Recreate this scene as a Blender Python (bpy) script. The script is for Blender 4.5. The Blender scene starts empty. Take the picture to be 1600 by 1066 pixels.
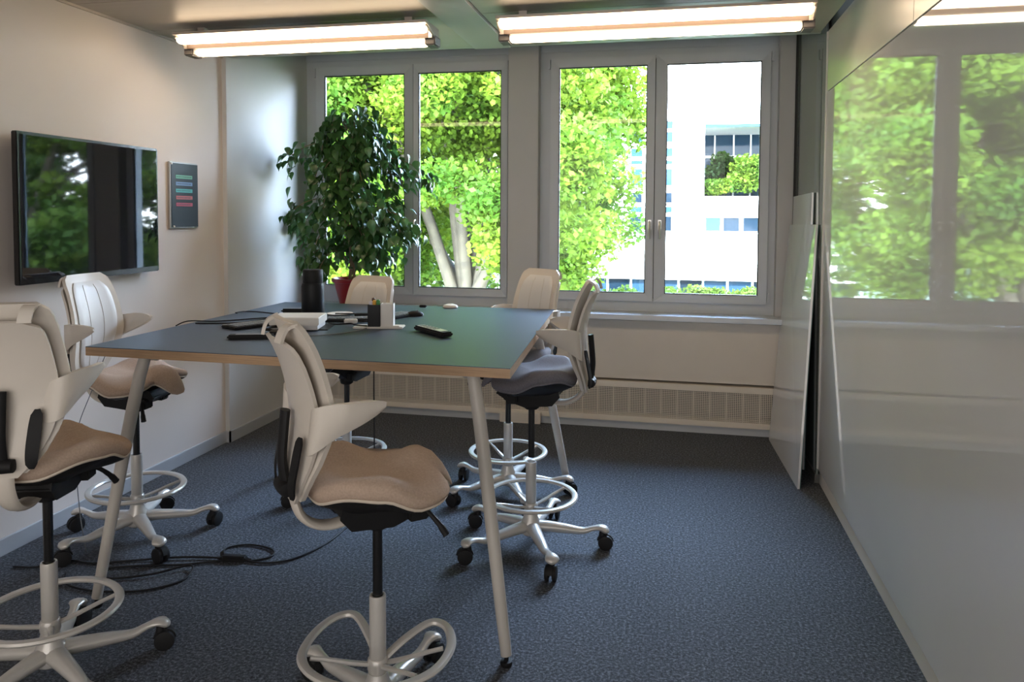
import bpy, bmesh, math, random
import numpy as np
from mathutils import Vector, Matrix
PI = math.pi
sc = bpy.context.scene
COL = sc.collection

# ------------------------------------------------------------------ camera
cam_d = bpy.data.cameras.new('camera')
cam = bpy.data.objects.new('camera', cam_d); COL.objects.link(cam)
cam_d.sensor_width = 36; cam_d.sensor_fit = 'HORIZONTAL'
cam_d.lens = 1175 / 1600 * 36
cam_d.shift_x = 0; cam_d.shift_y = -(533 - 388) / 1600
cam_d.clip_start = .02; cam_d.clip_end = 300
_r = Vector((0.97779, 0.20950, 0.005566)); _d = Vector((0.014734, -0.042226, -0.998999)); _f = Vector((-0.209059, 0.976896, -0.044375))
mw = Matrix.Identity(4)
for i in range(3):
    mw[i][0] = _r[i]; mw[i][1] = -_d[i]; mw[i][2] = -_f[i]
mw[2][3] = 1.5
cam.matrix_world = mw
sc.camera = cam

# ------------------------------------------------------------------ light
world = bpy.data.worlds.new('world'); sc.world = world; world.use_nodes = True
nt = world.node_tree; nt.nodes.clear()
wo = nt.nodes.new('ShaderNodeOutputWorld'); bg = nt.nodes.new('ShaderNodeBackground')
tc = nt.nodes.new('ShaderNodeTexCoord'); sx = nt.nodes.new('ShaderNodeSeparateXYZ'); rp = nt.nodes.new('ShaderNodeValToRGB')
nt.links.new(tc.outputs['Generated'], sx.inputs[0]); nt.links.new(sx.outputs['Z'], rp.inputs[0])
rp.color_ramp.elements[0].position = 0.0; rp.color_ramp.elements[0].color = (.80, .90, 1.0, 1)
rp.color_ramp.elements[1].position = .8; rp.color_ramp.elements[1].color = (.36, .60, 1.0, 1)
nt.links.new(rp.outputs[0], bg.inputs[0]); bg.inputs[1].default_value = 34.0
nt.links.new(bg.outputs[0], wo.inputs[0])

sun_d = bpy.data.lights.new('sun', 'SUN'); sun_d.energy = 22; sun_d.angle = math.radians(.6); sun_d.color = (1, .96, .88)
sun = bpy.data.objects.new('sun', sun_d); COL.objects.link(sun)
sun.rotation_euler = Vector((.45, .75, -.85)).to_track_quat('-Z', 'Y').to_euler()
for (px, w) in ((-2.02, 1.55), (-.12, 1.45)):       # portals: only guide the sampling of the sky through the two windows
    ld = bpy.data.lights.new('window_portal', 'AREA'); ld.shape = 'RECTANGLE'; ld.size = w; ld.size_y = 1.75
    ld.cycles.is_portal = True
    lo = bpy.data.objects.new('window_portal', ld); COL.objects.link(lo)
    lo.location = (px, 5.56, 1.76); lo.rotation_euler = (-PI / 2, 0, 0)
cd = bpy.data.lights.new('rear_fill_light', 'AREA'); cd.shape = 'RECTANGLE'; cd.size = 3.6; cd.size_y = 2.4; cd.energy = 36; cd.color = (1, .95, .90)
co = bpy.data.objects.new('rear_fill_light', cd); COL.objects.link(co)       # added fill light behind the camera, brightens window wall and whiteboard
co.location = (-1.0, -1.55, 1.3); co.rotation_euler = (PI / 2, 0, 0)
LAMP = 7.5
sc.view_settings.view_transform = 'Standard'; sc.view_settings.look = 'None'
sc.view_settings.gamma = 1; sc.view_settings.use_curve_mapping = False
sc.view_settings.exposure = 0.85
try:
    sc.cycles.max_bounces = 10; sc.cycles.diffuse_bounces = 6; sc.cycles.transparent_max_bounces = 16
    sc.cycles.sample_clamp_indirect = 6; sc.cycles.caustics_reflective = False; sc.cycles.caustics_refractive = False
except Exception: pass

# ------------------------------------------------------------------ materials
def new_mat(name):
    m = bpy.data.materials.new(name); m.use_nodes = True
    n = m.node_tree; b = n.nodes['Principled BSDF']
    return m, n, b
def mat(name, color, rough=.5, metal=0, var=.06, scale=8, bump=0, bscale=None, ior=None, coat=0, detail=3, stretch=None):
    m, n, b = new_mat(name)
    b.inputs['Roughness'].default_value = rough; b.inputs['Metallic'].default_value = metal
    if ior: b.inputs['IOR'].default_value = ior
    if coat: b.inputs['Coat Weight'].default_value = coat; b.inputs['Coat Roughness'].default_value = .05
    t = n.nodes.new('ShaderNodeTexCoord'); nz = n.nodes.new('ShaderNodeTexNoise'); r = n.nodes.new('ShaderNodeValToRGB')
    nz.inputs['Scale'].default_value = scale; nz.inputs['Detail'].default_value = detail
    src = t.outputs['Object']
    if stretch:
        mp = n.nodes.new('ShaderNodeMapping'); mp.inputs['Scale'].default_value = stretch
        n.links.new(src, mp.inputs[0]); src = mp.outputs[0]
    n.links.new(src, nz.inputs['Vector'])
    r.color_ramp.elements[0].position = .3; r.color_ramp.elements[1].position = .7
    r.color_ramp.elements[0].color = tuple(c * (1 - var) for c in color) + (1,)
    r.color_ramp.elements[1].color = tuple(min(1, c * (1 + var)) for c in color) + (1,)
    n.links.new(nz.outputs['Fac'], r.inputs[0]); n.links.new(r.outputs[0], b.inputs['Base Color'])
    if bump:
        n2 = n.nodes.new('ShaderNodeTexNoise'); n2.inputs['Scale'].default_value = bscale or scale; n2.inputs['Detail'].default_value = 2
        n.links.new(src, n2.inputs['Vector'])
        bp = n.nodes.new('ShaderNodeBump'); bp.inputs['Strength'].default_value = bump; bp.inputs['Distance'].default_value = .002
        n.links.new(n2.outputs['Fac'], bp.inputs['Height']); n.links.new(bp.outputs[0], b.inputs['Normal'])
    return m
def emit(name, color, strength):
    m, n, b = new_mat(name)
    b.inputs['Base Color'].default_value = (.9, .9, .88, 1)
    b.inputs['Emission Color'].default_value = (*color, 1); b.inputs['Emission Strength'].default_value = strength
    return m
def glass_mat(name, tint=(1, 1, 1), ior=1.45):
    m = bpy.data.materials.new(name); m.use_nodes = True; n = m.node_tree; n.nodes.clear()
    o = n.nodes.new('ShaderNodeOutputMaterial'); mx = n.nodes.new('ShaderNodeMixShader'); tr = n.nodes.new('ShaderNodeBsdfTransparent')
    gl = n.nodes.new('ShaderNodeBsdfGlossy'); fr = n.nodes.new('ShaderNodeFresnel')
    tr.inputs[0].default_value = (*tint, 1); gl.inputs['Roughness'].default_value = .01; fr.inputs[0].default_value = ior
    n.links.new(fr.outputs[0], mx.inputs[0]); n.links.new(tr.outputs[0], mx.inputs[1]); n.links.new(gl.outputs[0], mx.inputs[2]); n.links.new(mx.outputs[0], o.inputs[0])
    return m
def leaf_mat(name, c1, c2, rough=.4, trans=.4, scale=1.5):
    m, n, b = new_mat(name)
    b.inputs['Roughness'].default_value = rough
    if trans > .3: b.inputs['Specular IOR Level'].default_value = .12
    t = n.nodes.new('ShaderNodeTexCoord'); nz = n.nodes.new('ShaderNodeTexNoise'); r = n.nodes.new('ShaderNodeValToRGB')
    nz.inputs['Scale'].default_value = scale; nz.inputs['Detail'].default_value = 4
    n.links.new(t.outputs['Object'], nz.inputs['Vector'])
    r.color_ramp.elements[0].position = .35; r.color_ramp.elements[1].position = .65
    r.color_ramp.elements[0].color = (*c1, 1); r.color_ramp.elements[1].color = (*c2, 1)
    n.links.new(nz.outputs['Fac'], r.inputs[0]); n.links.new(r.outputs[0], b.inputs['Base Color'])
    tl = n.nodes.new('ShaderNodeBsdfTranslucent'); mx = n.nodes.new('ShaderNodeMixShader'); mx.inputs[0].default_value = trans
    n.links.new(r.outputs[0], tl.inputs[0]); n.links.new(b.outputs[0], mx.inputs[1]); n.links.new(tl.outputs[0], mx.inputs[2])
    n.links.new(mx.outputs[0], n.nodes['Material Output'].inputs[0])
    return m

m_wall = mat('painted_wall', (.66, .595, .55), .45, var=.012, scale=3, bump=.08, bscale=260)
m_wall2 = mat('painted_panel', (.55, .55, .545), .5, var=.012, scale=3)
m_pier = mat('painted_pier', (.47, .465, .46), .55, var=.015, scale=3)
m_base = mat('aluminium_baseboard', (.52, .54, .57), .35, metal=.35, var=.02)
m_basew = mat('white_baseboard', (.60, .59, .58), .4, var=.02)
m_ceil = mat('metal_ceiling', (.36, .325, .285), .42, metal=.2, var=.03, scale=2, stretch=(1, 14, 1))
m_strip = mat('ceiling_strip', (.48, .50, .49), .5, metal=0, var=.01)
m_dark = mat('dark_gap', (.03, .03, .03), .8, var=.1)
m_gapgrey = mat('dark_grey_profile', (.10, .10, .095), .5, var=.05)
m_frame = mat('window_frame', (.48, .505, .54), .38, var=.015)
m_gasket = mat('black_gasket', (.015, .015, .017), .5)
m_metal = mat('satin_metal', (.55, .55, .55), .3, metal=.9, var=.03)
m_sill = mat('window_sill', (.60, .64, .70), .25, var=.01)
m_cream = mat('cream_panel', (.60, .55, .49), .45, var=.012)
m_creamr = mat('cream_metal', (.66, .60, .52), .4, var=.015)
m_board = mat('glossy_whiteboard', (.63, .64, .66), .03, var=.006, ior=2.45)
m_boardtop = mat('satin_white_panel', (.56, .54, .50), .28, var=.01, ior=1.6)
m_boardback = mat('board_back', (.05, .10, .10), .2)
m_darkglass = mat('tinted_glass_wall', (.20, .23, .22), .02, ior=1.9, var=.02)
m_glass = glass_mat('window_glass', ior=1.27)
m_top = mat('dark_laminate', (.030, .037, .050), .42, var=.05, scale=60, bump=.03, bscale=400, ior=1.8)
m_ply = mat('plywood_edge', (.36, .23, .13), .55, var=.2, scale=10, stretch=(1, 1, 40))
m_leg = mat('greige_metal', (.50, .47, .43), .38, var=.02)
m_plastic = mat('warm_white_plastic', (.60, .55, .49), .42, var=.015)
m_plastic2 = mat('pale_pad', (.62, .61, .60), .38, var=.015)
m_silver = mat('silver_painted_metal', (.56, .54, .51), .28, metal=.25, var=.02)
m_beige = mat('beige_fabric', (.42, .315, .245), .9, var=.10, scale=180, bump=.35, bscale=900)
m_greyf = mat('grey_fabric', (.19, .18, .205), .85, var=.12, scale=180, bump=.35, bscale=900)
m_navy = mat('dark_fabric', (.03, .033, .042), .8, var=.12, scale=180, bump=.35, bscale=900)
m_piping = mat('pale_piping', (.55, .48, .40), .6)
m_black = mat('black_plastic', (.010, .010, .011), .58, var=.1)
m_gas = mat('dark_gas_lift', (.06, .06, .06), .22, metal=.85)
m_rubber = mat('black_rubber', (.015, .015, .016), .6)
m_tv = mat('tv_screen', (.006, .007, .010), .03, ior=1.62, var=0)
m_tvb = mat('tv_bezel', (.008, .008, .009), .2)
m_sign = mat('slate_sign', (.055, .075, .095), .3, var=.03)
m_red = mat('red_plastic_pot', (.24, .010, .016), .32, var=.04)
m_soil = mat('soil', (.03, .02, .014), .95, var=.4, scale=60, bump=.5)
m_bark = mat('ficus_bark', (.24, .17, .11), .8, var=.25, scale=40, bump=.4, bscale=80)
m_leaf = leaf_mat('ficus_leaf', (.030, .085, .022), (.065, .160, .045), .28, .25, 6)
m_white = mat('white_plastic', (.72, .69, .64), .35, var=.01)
m_thermos = mat('matt_black_metal', (.010, .011, .013), .45)
m_lampbody = mat('lamp_housing', (.46, .41, .36), .35, metal=.4, var=.03)
m_channel = mat('bronze_channel', (.10, .065, .045), .5)
m_endcap = mat('lamp_end_cap', (.10, .09, .085), .5)
m_tube = emit('lamp_diffuser', (1.0, .76, .51), LAMP)
m_cable = mat('black_cable', (.010, .010, .012), .5)
m_gcable = mat('grey_cable', (.16, .17, .18), .5)

for _m in (m_black, m_rubber, m_thermos, m_gasket, m_cable, m_navy):
    _m.node_tree.nodes['Principled BSDF'].inputs['Specular IOR Level'].default_value = .22
m_top.node_tree.nodes['Principled BSDF'].inputs['Specular Tint'].default_value = (.36, .62, 1.0, 1)  # blue put into the tabletop's reflections, stands in for reflected sky
def carpet():
    m, n, b = new_mat('heather_carpet')
    b.inputs['Roughness'].default_value = .95
    t = n.nodes.new('ShaderNodeTexCoord'); a = n.nodes.new('ShaderNodeTexNoise'); a.inputs['Scale'].default_value = 95; a.inputs['Detail'].default_value = 5; a.inputs['Roughness'].default_value = .8
    v = n.nodes.new('ShaderNodeTexNoise'); v.inputs['Scale'].default_value = 1.3; v.inputs['Detail'].default_value = 2
    r = n.nodes.new('ShaderNodeValToRGB'); e = r.color_ramp.elements
    e[0].position = .36; e[0].color = (.008, .010, .013, 1); e[1].position = .66; e[1].color = (.20, .215, .25, 1)
    k = e.new(.5); k.color = (.046, .051, .062, 1)
    n.links.new(t.outputs['Object'], a.inputs['Vector']); n.links.new(t.outputs['Object'], v.inputs['Vector'])
    n.links.new(a.outputs['Fac'], r.inputs[0])
    mx = n.nodes.new('ShaderNodeMix'); mx.data_type = 'RGBA'; mx.blend_type = 'MULTIPLY'; mx.inputs[0].default_value = .35
    r2 = n.nodes.new('ShaderNodeValToRGB'); r2.color_ramp.elements[0].position = .35; r2.color_ramp.elements[0].color = (.72, .72, .72, 1); r2.color_ramp.elements[1].position = .65
    n.links.new(v.outputs['Fac'], r2.inputs[0]); n.links.new(r.outputs[0], mx.inputs[6]); n.links.new(r2.outputs[0], mx.inputs[7])
    n.links.new(mx.outputs[2], b.inputs['Base Color'])
    bp = n.nodes.new('ShaderNodeBump'); bp.inputs['Strength'].default_value = .6; bp.inputs['Distance'].default_value = .004
    n.links.new(a.outputs['Fac'], bp.inputs['Height']); n.links.new(bp.outputs[0], b.inputs['Normal'])
    return m
m_carpet = carpet()

# ------------------------------------------------------------------ mesh helpers
def link(name, me, m=None, parent=None, smooth=False, loc=None, rot=None):
    if m is not None and not me.materials: me.materials.append(m)
    o = bpy.data.objects.new(name, me); COL.objects.link(o)
    if parent: o.parent = parent
    if loc: o.location = loc
    if rot: o.rotation_euler = rot
    if smooth:
        me.polygons.foreach_set('use_smooth', [True] * len(me.polygons))
    return o
def tag(o, label=None, cat=None, group=None, kind=None):
    if label: o['label'] = label
    if cat: o['category'] = cat
    if group: o['group'] = group
    if kind: o['kind'] = kind
    return o
def thing(name, label, cat, loc=(0, 0, 0), rz=0, group=None, kind=None):
    o = bpy.data.objects.new(name, None); COL.objects.link(o)
    o.empty_display_size = .1; o.location = loc; o.rotation_euler = (0, 0, rz)
    return tag(o, label, cat, group, kind)
class MB:
    """collects closed shapes into one mesh"""
    def __init__(s): s.v = []; s.f = []
    def add(s, vs, fs):
        k = len(s.v); s.v += [tuple(v) for v in vs]; s.f += [tuple(i + k for i in f) for f in fs]; return s
    def box(s, x0, x1, y0, y1, z0, z1):
        return s.add([(x0, y0, z0), (x1, y0, z0), (x1, y1, z0), (x0, y1, z0), (x0, y0, z1), (x1, y0, z1), (x1, y1, z1), (x0, y1, z1)],
                     [(3, 2, 1, 0), (4, 5, 6, 7), (0, 1, 5, 4), (1, 2, 6, 5), (2, 3, 7, 6), (3, 0, 4, 7)])
    def tube(s, pts, r, n=10, ry=None, caps=True, closed=False):
        """sweep an ellipse along pts; r / ry may be lists (ry = half size along the 'up-ish' axis)"""
        P = [Vector(p) for p in pts]; N = len(P)
        R = r if isinstance(r, (list, tuple)) else [r] * N
        RY = (ry if isinstance(ry, (list, tuple)) else [ry] * N) if ry is not None else R
        vs = []; prev = None
        for i, p in enumerate(P):
            if closed: t = P[(i + 1) % N] - P[i - 1]
            else: t = P[min(i + 1, N - 1)] - P[max(i - 1, 0)]
            t.normalize()
            if prev is None:
                up = Vector((0, 0, 1)) if abs(t.z) < .9 else Vector((1, 0, 0))
            else: up = prev
            side = t.cross(up).normalized(); up = side.cross(t).normalized(); prev = up
            for k in range(n):
                a = 2 * PI * k / n
                vs.append(p + side * (math.cos(a) * R[i]) + up * (math.sin(a) * RY[i]))
        fs = []
        for i in range(N if closed else N - 1):
            j = (i + 1) % N
            for k in range(n):
                l = (k + 1) % n
                fs.append((i * n + k, i * n + l, j * n + l, j * n + k))
        if caps and not closed:
            fs.append(tuple(range(n - 1, -1, -1))); fs.append(tuple((N - 1) * n + k for k in range(n)))
        return s.add(vs, fs)
    def lathe(s, prof, n=24, c=(0, 0, 0), axis='z', caps=True):
        vs = []; fs = []
        for (r, z) in prof:
            for k in range(n):
                a = 2 * PI * k / n
                q = (r * math.cos(a), r * math.sin(a), z)
                if axis == 'x': q = (q[2], q[0], q[1])
                if axis == 'y': q = (q[0], q[2], q[1])
                vs.append((c[0] + q[0], c[1] + q[1], c[2] + q[2]))
        for i in range(len(prof) - 1):
            for k in range(n):
                l = (k + 1) % n; fs.append((i * n + k, i * n + l, (i + 1) * n + l, (i + 1) * n + k))
        if caps:
            fs.append(tuple(range(n - 1, -1, -1))); fs.append(tuple((len(prof) - 1) * n + k for k in range(n)))
        return s.add(vs, fs)
    def sheet(s, fn, nu, nv, th):
        """thick closed surface from fn(u,v)->point, u,v in 0..1"""
        g = [[Vector(fn(i / nu, j / nv)) for j in range(nv + 1)] for i in range(nu + 1)]
        def nor(i, j):
            a = g[min(i + 1, nu)][j] - g[max(i - 1, 0)][j]; b = g[i][min(j + 1, nv)] - g[i][max(j - 1, 0)]
            c = a.cross(b); return c.normalized() if c.length > 1e-9 else Vector((0, 0, 1))
        vs = []; W = nv + 1; K = (nu + 1) * W
        for sg in (.5, -.5):
            for i in range(nu + 1):
                for j in range(nv + 1): vs.append(g[i][j] + nor(i, j) * (sg * th))
        fs = []
        for i in range(nu):
            for j in range(nv):
                a, b, c, d = i * W + j, (i + 1) * W + j, (i + 1) * W + j + 1, i * W + j + 1
                fs.append((a, b, c, d)); fs.append((K + d, K + c, K + b, K + a))
        for i in range(nu):
            a, b = i * W, (i + 1) * W; fs.append((a, K + a, K + b, b))
            a, b = i * W + nv, (i + 1) * W + nv; fs.append((b, K + b, K + a, a))
        for j in range(nv):
            a, b = j, j + 1; fs.append((b, K + b, K + a, a))
            a, b = nu * W + j, nu * W + j + 1; fs.append((a, K + a, K + b, b))
        return s.add(vs, fs)
    def mesh(s, name, bevel=0, seg=2, fix=True):
        me = bpy.data.meshes.new(name); me.from_pydata(s.v, [], s.f)
        if bevel or fix:
            b = bmesh.new(); b.from_mesh(me)
            if bevel:
                bmesh.ops.bevel(b, geom=[e for e in b.edges], offset=bevel, segments=seg, affect='EDGES', clamp_overlap=True)
            bmesh.ops.recalc_face_normals(b, faces=b.faces)
            b.to_mesh(me); b.free()
        me.update(); return me
    def build(s, name, m, parent=None, bevel=0, smooth=False, loc=None, rot=None, seg=2):
        o = link(name, s.mesh(name, bevel, seg), m, parent, smooth, loc, rot)
        if smooth and smooth != 'all':
            try: o.data.set_sharp_from_angle(angle=math.radians(38))
            except Exception: pass
        return o
def struct(name, mb, m, parent=None, bevel=0, smooth=False):
    o = mb.build(name, m, parent, bevel, smooth)
    if not parent: o['kind'] = 'structure'
    return o
def smooth_path(pts, n=6):
    P = [Vector(p) for p in pts]; out = []
    for i in range(len(P) - 1):
        p0 = P[max(i - 1, 0)]; p1 = P[i]; p2 = P[i + 1]; p3 = P[min(i + 2, len(P) - 1)]
        for k in range(n):
            t = k / n
            out.append(.5 * ((2 * p1) + (p2 - p0) * t + (2 * p0 - 5 * p1 + 4 * p2 - p3) * t * t + (3 * p1 - p0 - 3 * p2 + p3) * t ** 3))
    out.append(P[-1]); return out
def interp(x, tab):
    if x <= tab[0][0]: return tab[0][1]
    for (a, b), (c, d) in zip(tab, tab[1:]):
        if x <= c:
            t = (x - a) / (c - a); t = t * t * (3 - 2 * t) if False else t
            return b + (d - b) * t
    return tab[-1][1]
def catm(x, tab):
    n = len(tab)
    if x <= tab[0][0]: return tab[0][1]
    if x >= tab[-1][0]: return tab[-1][1]
    for i in range(n - 1):
        if x <= tab[i + 1][0]:
            x1, y1 = tab[i]; x2, y2 = tab[i + 1]
            y0 = tab[max(i - 1, 0)][1]; y3 = tab[min(i + 2, n - 1)][1]
            t = (x - x1) / (x2 - x1)
            return .5 * (2 * y1 + (y2 - y0) * t + (2 * y0 - 5 * y1 + 4 * y2 - y3) * t * t + (3 * y1 - y0 - 3 * y2 + y3) * t ** 3)

# ------------------------------------------------------------------ room shell
XL, XR = -2.85, .831
ZC = 2.505; ZH = 2.735; YE = 4.42; YF = 5.305; YW = 5.47
YB = -1.6
struct('floor', MB().box(XL - .15, 1.0, YB, 5.65, -.12, 0), m_carpet)
struct('wall_left', MB().box(XL - .15, XL, YB, 4.375, 0, 2.56), m_wall)
struct('wall_left_panel', MB().box(XL - .15, -2.82, 4.375, 5.65, 0, ZH + .03), m_wall2, bevel=.002)
struct('wall_back', MB().box(XL - .15, 1.0, YB - .15, YB, 0, 2.7), m_wall)
MBd = MB().box(.836, .97, YB, 4.43, 0, 2.62)
struct('wall_right', MBd, m_boardtop)
# step between ceiling heights and roof slab over everything (keeps the daylight out)
struct('ceiling_slab', MB().box(XL - .2, 1.1, YB - .15, 5.7, 2.80, 3.0), m_pier)
struct('ceiling_window_bay', MB().box(XL - .1, 1.0, YE + .03, 5.7, ZH, ZH + .065), m_strip)
struct('ceiling_step', MB().box(XL - .1, .777, YE, YE + .03, ZC + .001, 2.80), m_strip)
# metal ceiling panels
cl = thing('ceiling', None, None, kind='structure')
rows = [-1.6, -.4, .75, 1.92, 3.155, 3.69, YE]
rows = [-1.6, -.6, .6, 1.85, 3.155, 3.69, YE]
for (xa, xb) in ((XL + .008, -1.185), (-.955, .772)):
    for ya, yb in zip(rows, rows[1:]):
        MB().box(xa, xb, ya + .002, yb - .002, ZC, ZC + .03).build('ceiling_panel', m_ceil, cl, bevel=.0015, seg=1)
MB().box(-1.18, -.96, YB, YE, ZC - .012, ZC + .03).build('ceiling_strip', m_strip, cl, bevel=.002, seg=1)
MB().box(XL, XL + .012, YB, 4.375, ZC - .012, ZC + .03).build('ceiling_trim', m_lampbody, cl)
MB().box(XL + .1, .77, YB, YE, ZC + .06, ZC + .08).build('ceiling_backing', m_dark, cl)
struct('trim_ceiling_gap', MB().box(.778, .834, YB, 4.43, 2.60, 2.63), m_gapgrey)
struct('trim_ceiling_gap_side', MB().box(.8325, .8355, YB, 4.43, 2.515, 2.61), m_gapgrey)

# baseboards
struct('baseboard_left', MB().box(XL, XL + .012, YB, 4.375, 0, .075), m_base, bevel=.002)
struct('baseboard_left_panel', MB().box(-2.82, -2.808, 4.363, 5.28, 0, .075).box(XL, -2.808, 4.363, 4.375, 0, .075), m_base, bevel=.002)
struct('baseboard_right', MB().box(.824, .836, YB, 4.43, 0, .085), m_basew, bevel=.002)

# right wall: glossy board panels below, satin panels above
wr = thing('whiteboard_wall', 'full length glossy white writing wall reflecting the windows', 'whiteboard')
seams = [YB, .45, 2.9, 4.41]
MB().box(.814, .836, YB, 4.425, .085, 2.18).build('writing_board', m_board, wr, bevel=.0015, seg=1)
for ya, yb in zip(seams, seams[1:]):
    MB().box(.812, .836, ya + .0015, yb - .0015, 2.184, 2.512).build('upper_panel', m_boardtop, wr, bevel=.001, seg=1)
MB().box(.808, .838, 4.425, 4.44, .085, 2.512).build('edge_profile', m_basew, wr, bevel=.002)
# glass partition between the board wall and the window wall
gp = thing('partition_glass', None, None, kind='structure')
MB().box(.806, .818, 4.44, 5.39, .05, ZH).build('glass_pane', m_darkglass, gp)
MB().box(.83, .97, 4.43, 5.65, 0, ZH + .02).build('partition_backing', m_gapgrey, gp)
MB().box(.80, .83, 4.44, 5.39, 0, .05).build('bottom_profile', m_gapgrey, gp)

# ------------------------------------------------------------------ window wall
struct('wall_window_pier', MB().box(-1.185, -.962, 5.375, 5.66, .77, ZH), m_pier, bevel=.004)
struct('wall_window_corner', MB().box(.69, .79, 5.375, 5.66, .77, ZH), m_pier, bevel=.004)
struct('trim_corner_joint', MB().box(.79, .806, 5.385, 5.66, 0, ZH), m_dark)
struct('wall_window_below', MB().box(-2.83, .83, YF, 5.66, .352, .765), m_cream)
struct('wall_window_core', MB().box(-2.83, .97, 5.40, 5.66, 0, .352), m_cream)
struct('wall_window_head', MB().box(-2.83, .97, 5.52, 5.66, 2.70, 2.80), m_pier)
struct('window_sill', MB().box(-2.82, .80, 5.235, 5.50, .776, .812), m_sill, bevel=.004)
# radiator cover
rc = thing('radiator_cover', 'long cream radiator cover with square mesh grille under the window sill', 'radiator cover', (0, 0, 0))
MB().box(-2.815, .79, 5.285, 5.40, .292, .336).build('top_rail', m_creamr, rc, bevel=.003)
MB().box(-2.815, .79, 5.285, 5.40, .052, .092).build('bottom_rail', m_creamr, rc, bevel=.003)
MB().box(-2.815, .79, 5.392, 5.399, .092, .292).build('inner_panel', m_gapgrey, rc)
g = MB(); x = -2.81
i = 0
while x < .785:
    w = .0042 if i % 9 else .009
    g.box(x - w / 2, x + w / 2, 5.292, 5.296, .092, .292); x += .0122; i += 1
z = .1
while z < .29:
    g.box(-2.815, .79, 5.2925, 5.2955, z - .002, z + .002); z += .0122
tag(g.build('mesh_grille', m_creamr, rc), kind='stuff')
struct('baseboard_window', MB().box(-2.82, .80, 5.30, 5.40, 0, .05), m_base)
bx = thing('floor_box', 'small pale connection box at the foot of the radiator cover below the pier', 'socket box', (-1.06, 5.27, 0))
MB().box(-.15, .15, -.015, .013, 0, .085).build('cover', m_creamr, bx, bevel=.003)
MB().box(-.13, .13, -.0165, -.014, .012, .073).build('lid', m_cream, bx, bevel=.001)

def make_window(n, x0, x1, xm, z0=.835, z1=2.715, g=None):
    w = thing('window_%d' % n, None, None, kind='structure')
    fy0, fy1 = 5.47, 5.54
    f = MB(); 
    f.box(x0, x1, fy0, fy1, z0 - .03, .90).box(x0, x1, fy0, fy1, 2.615, z1 + .02)
    f.box(x0, g[0][0] + .02, fy0, fy1, .90, 2.615).box(g[1][1] - .02, x1, fy0, fy1, .90, 2.615)
    f.build('window_frame', m_frame, w)
    MB().box(xm - .03, xm + .03, fy0 + .035, fy1 - .001, .90, 2.615).build('centre_seal', m_gasket, w)
    MB().box(x0, x1, fy0 - .012, fy0, z1 - .035, z1 + .015).build('head_rail', m_frame, w, bevel=.002)
    for k, (a, b, pa, pb) in enumerate(g):
        za, zb = .885, 2.635; pz0, pz1 = .942, 2.568
        s = MB(); sy0, sy1 = 5.452, 5.50
        # mitred sash: four profiles
        def prof(q):
            return q
        fr = [(a, za), (b, za), (b, zb), (a, zb)]; inn = [(pa, pz0), (pb, pz0), (pb, pz1), (pa, pz1)]
        for i in range(4):
            j = (i + 1) % 4
            A, B, Cc, D = fr[i], fr[j], inn[j], inn[i]
            vs = [(A[0], sy0, A[1]), (B[0], sy0, B[1]), (Cc[0], sy0 + .006, Cc[1]), (D[0], sy0 + .006, D[1]), (A[0], sy1, A[1]), (B[0], sy1, B[1]), (Cc[0], sy1, Cc[1]), (D[0], sy1, D[1])]
            s.add(vs, [(0, 1, 2, 3), (7, 6, 5, 4), (0, 4, 5, 1), (2, 6, 7, 3), (1, 5, 6, 2), (0, 3, 7, 4)])
        so = s.build('sash', m_frame, w)
        gk = MB(); e = .006
        gk.box(pa, pb, sy0 + .010, sy0 + .03, pz0, pz0 + e).box(pa, pb, sy0 + .010, sy0 + .03, pz1 - e, pz1).box(pa, pa + e, sy0 + .010, sy0 + .03, pz0, pz1).box(pb - e, pb, sy0 + .010, sy0 + .03, pz0, pz1)
        gk.build('gasket', m_gasket, so)
        MB().box(pa - .004, pb + .004, sy0 + .018, sy0 + .022, pz0 - .004, pz1 + .004).build('glass_pane', m_glass, so)
        hx = a - .012 if k == 0 else b + .012
        for hz in (.90, 2.56):
            MB().box(hx - .008, hx + .008, sy0 - .004, sy0 + .03, hz, hz + .07).build('hinge', m_frame, so, bevel=.003)
        # lever handle near the meeting stiles, on the sash beside the seam
        cx = (pb + b) / 2 if k == 0 else (a + pa) / 2
        h = MB(); h.box(cx - .013, cx + .013, sy0 - .007, sy0 + .003, 1.40, 1.47)
        h.tube([(cx, sy0 - .005, 1.455), (cx, sy0 - .04, 1.452), (cx, sy0 - .045, 1.43), (cx, sy0 - .045, 1.335)], [.008, .008, .009, .007], 8)
        if (n == 2) or k == 1: h.build('handle', m_metal, so, smooth=True)
    return w
make_window(1, -2.82, -1.185, -1.94, g=[(-2.735, -1.942, -2.668, -2.010), (-1.938, -1.205, -1.90, -1.255)])
make_window(2, -.962, .69, -.13, g=[(-.885, -.137, -.824, -.193), (-.132, .640, -.056, .582)])

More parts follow.
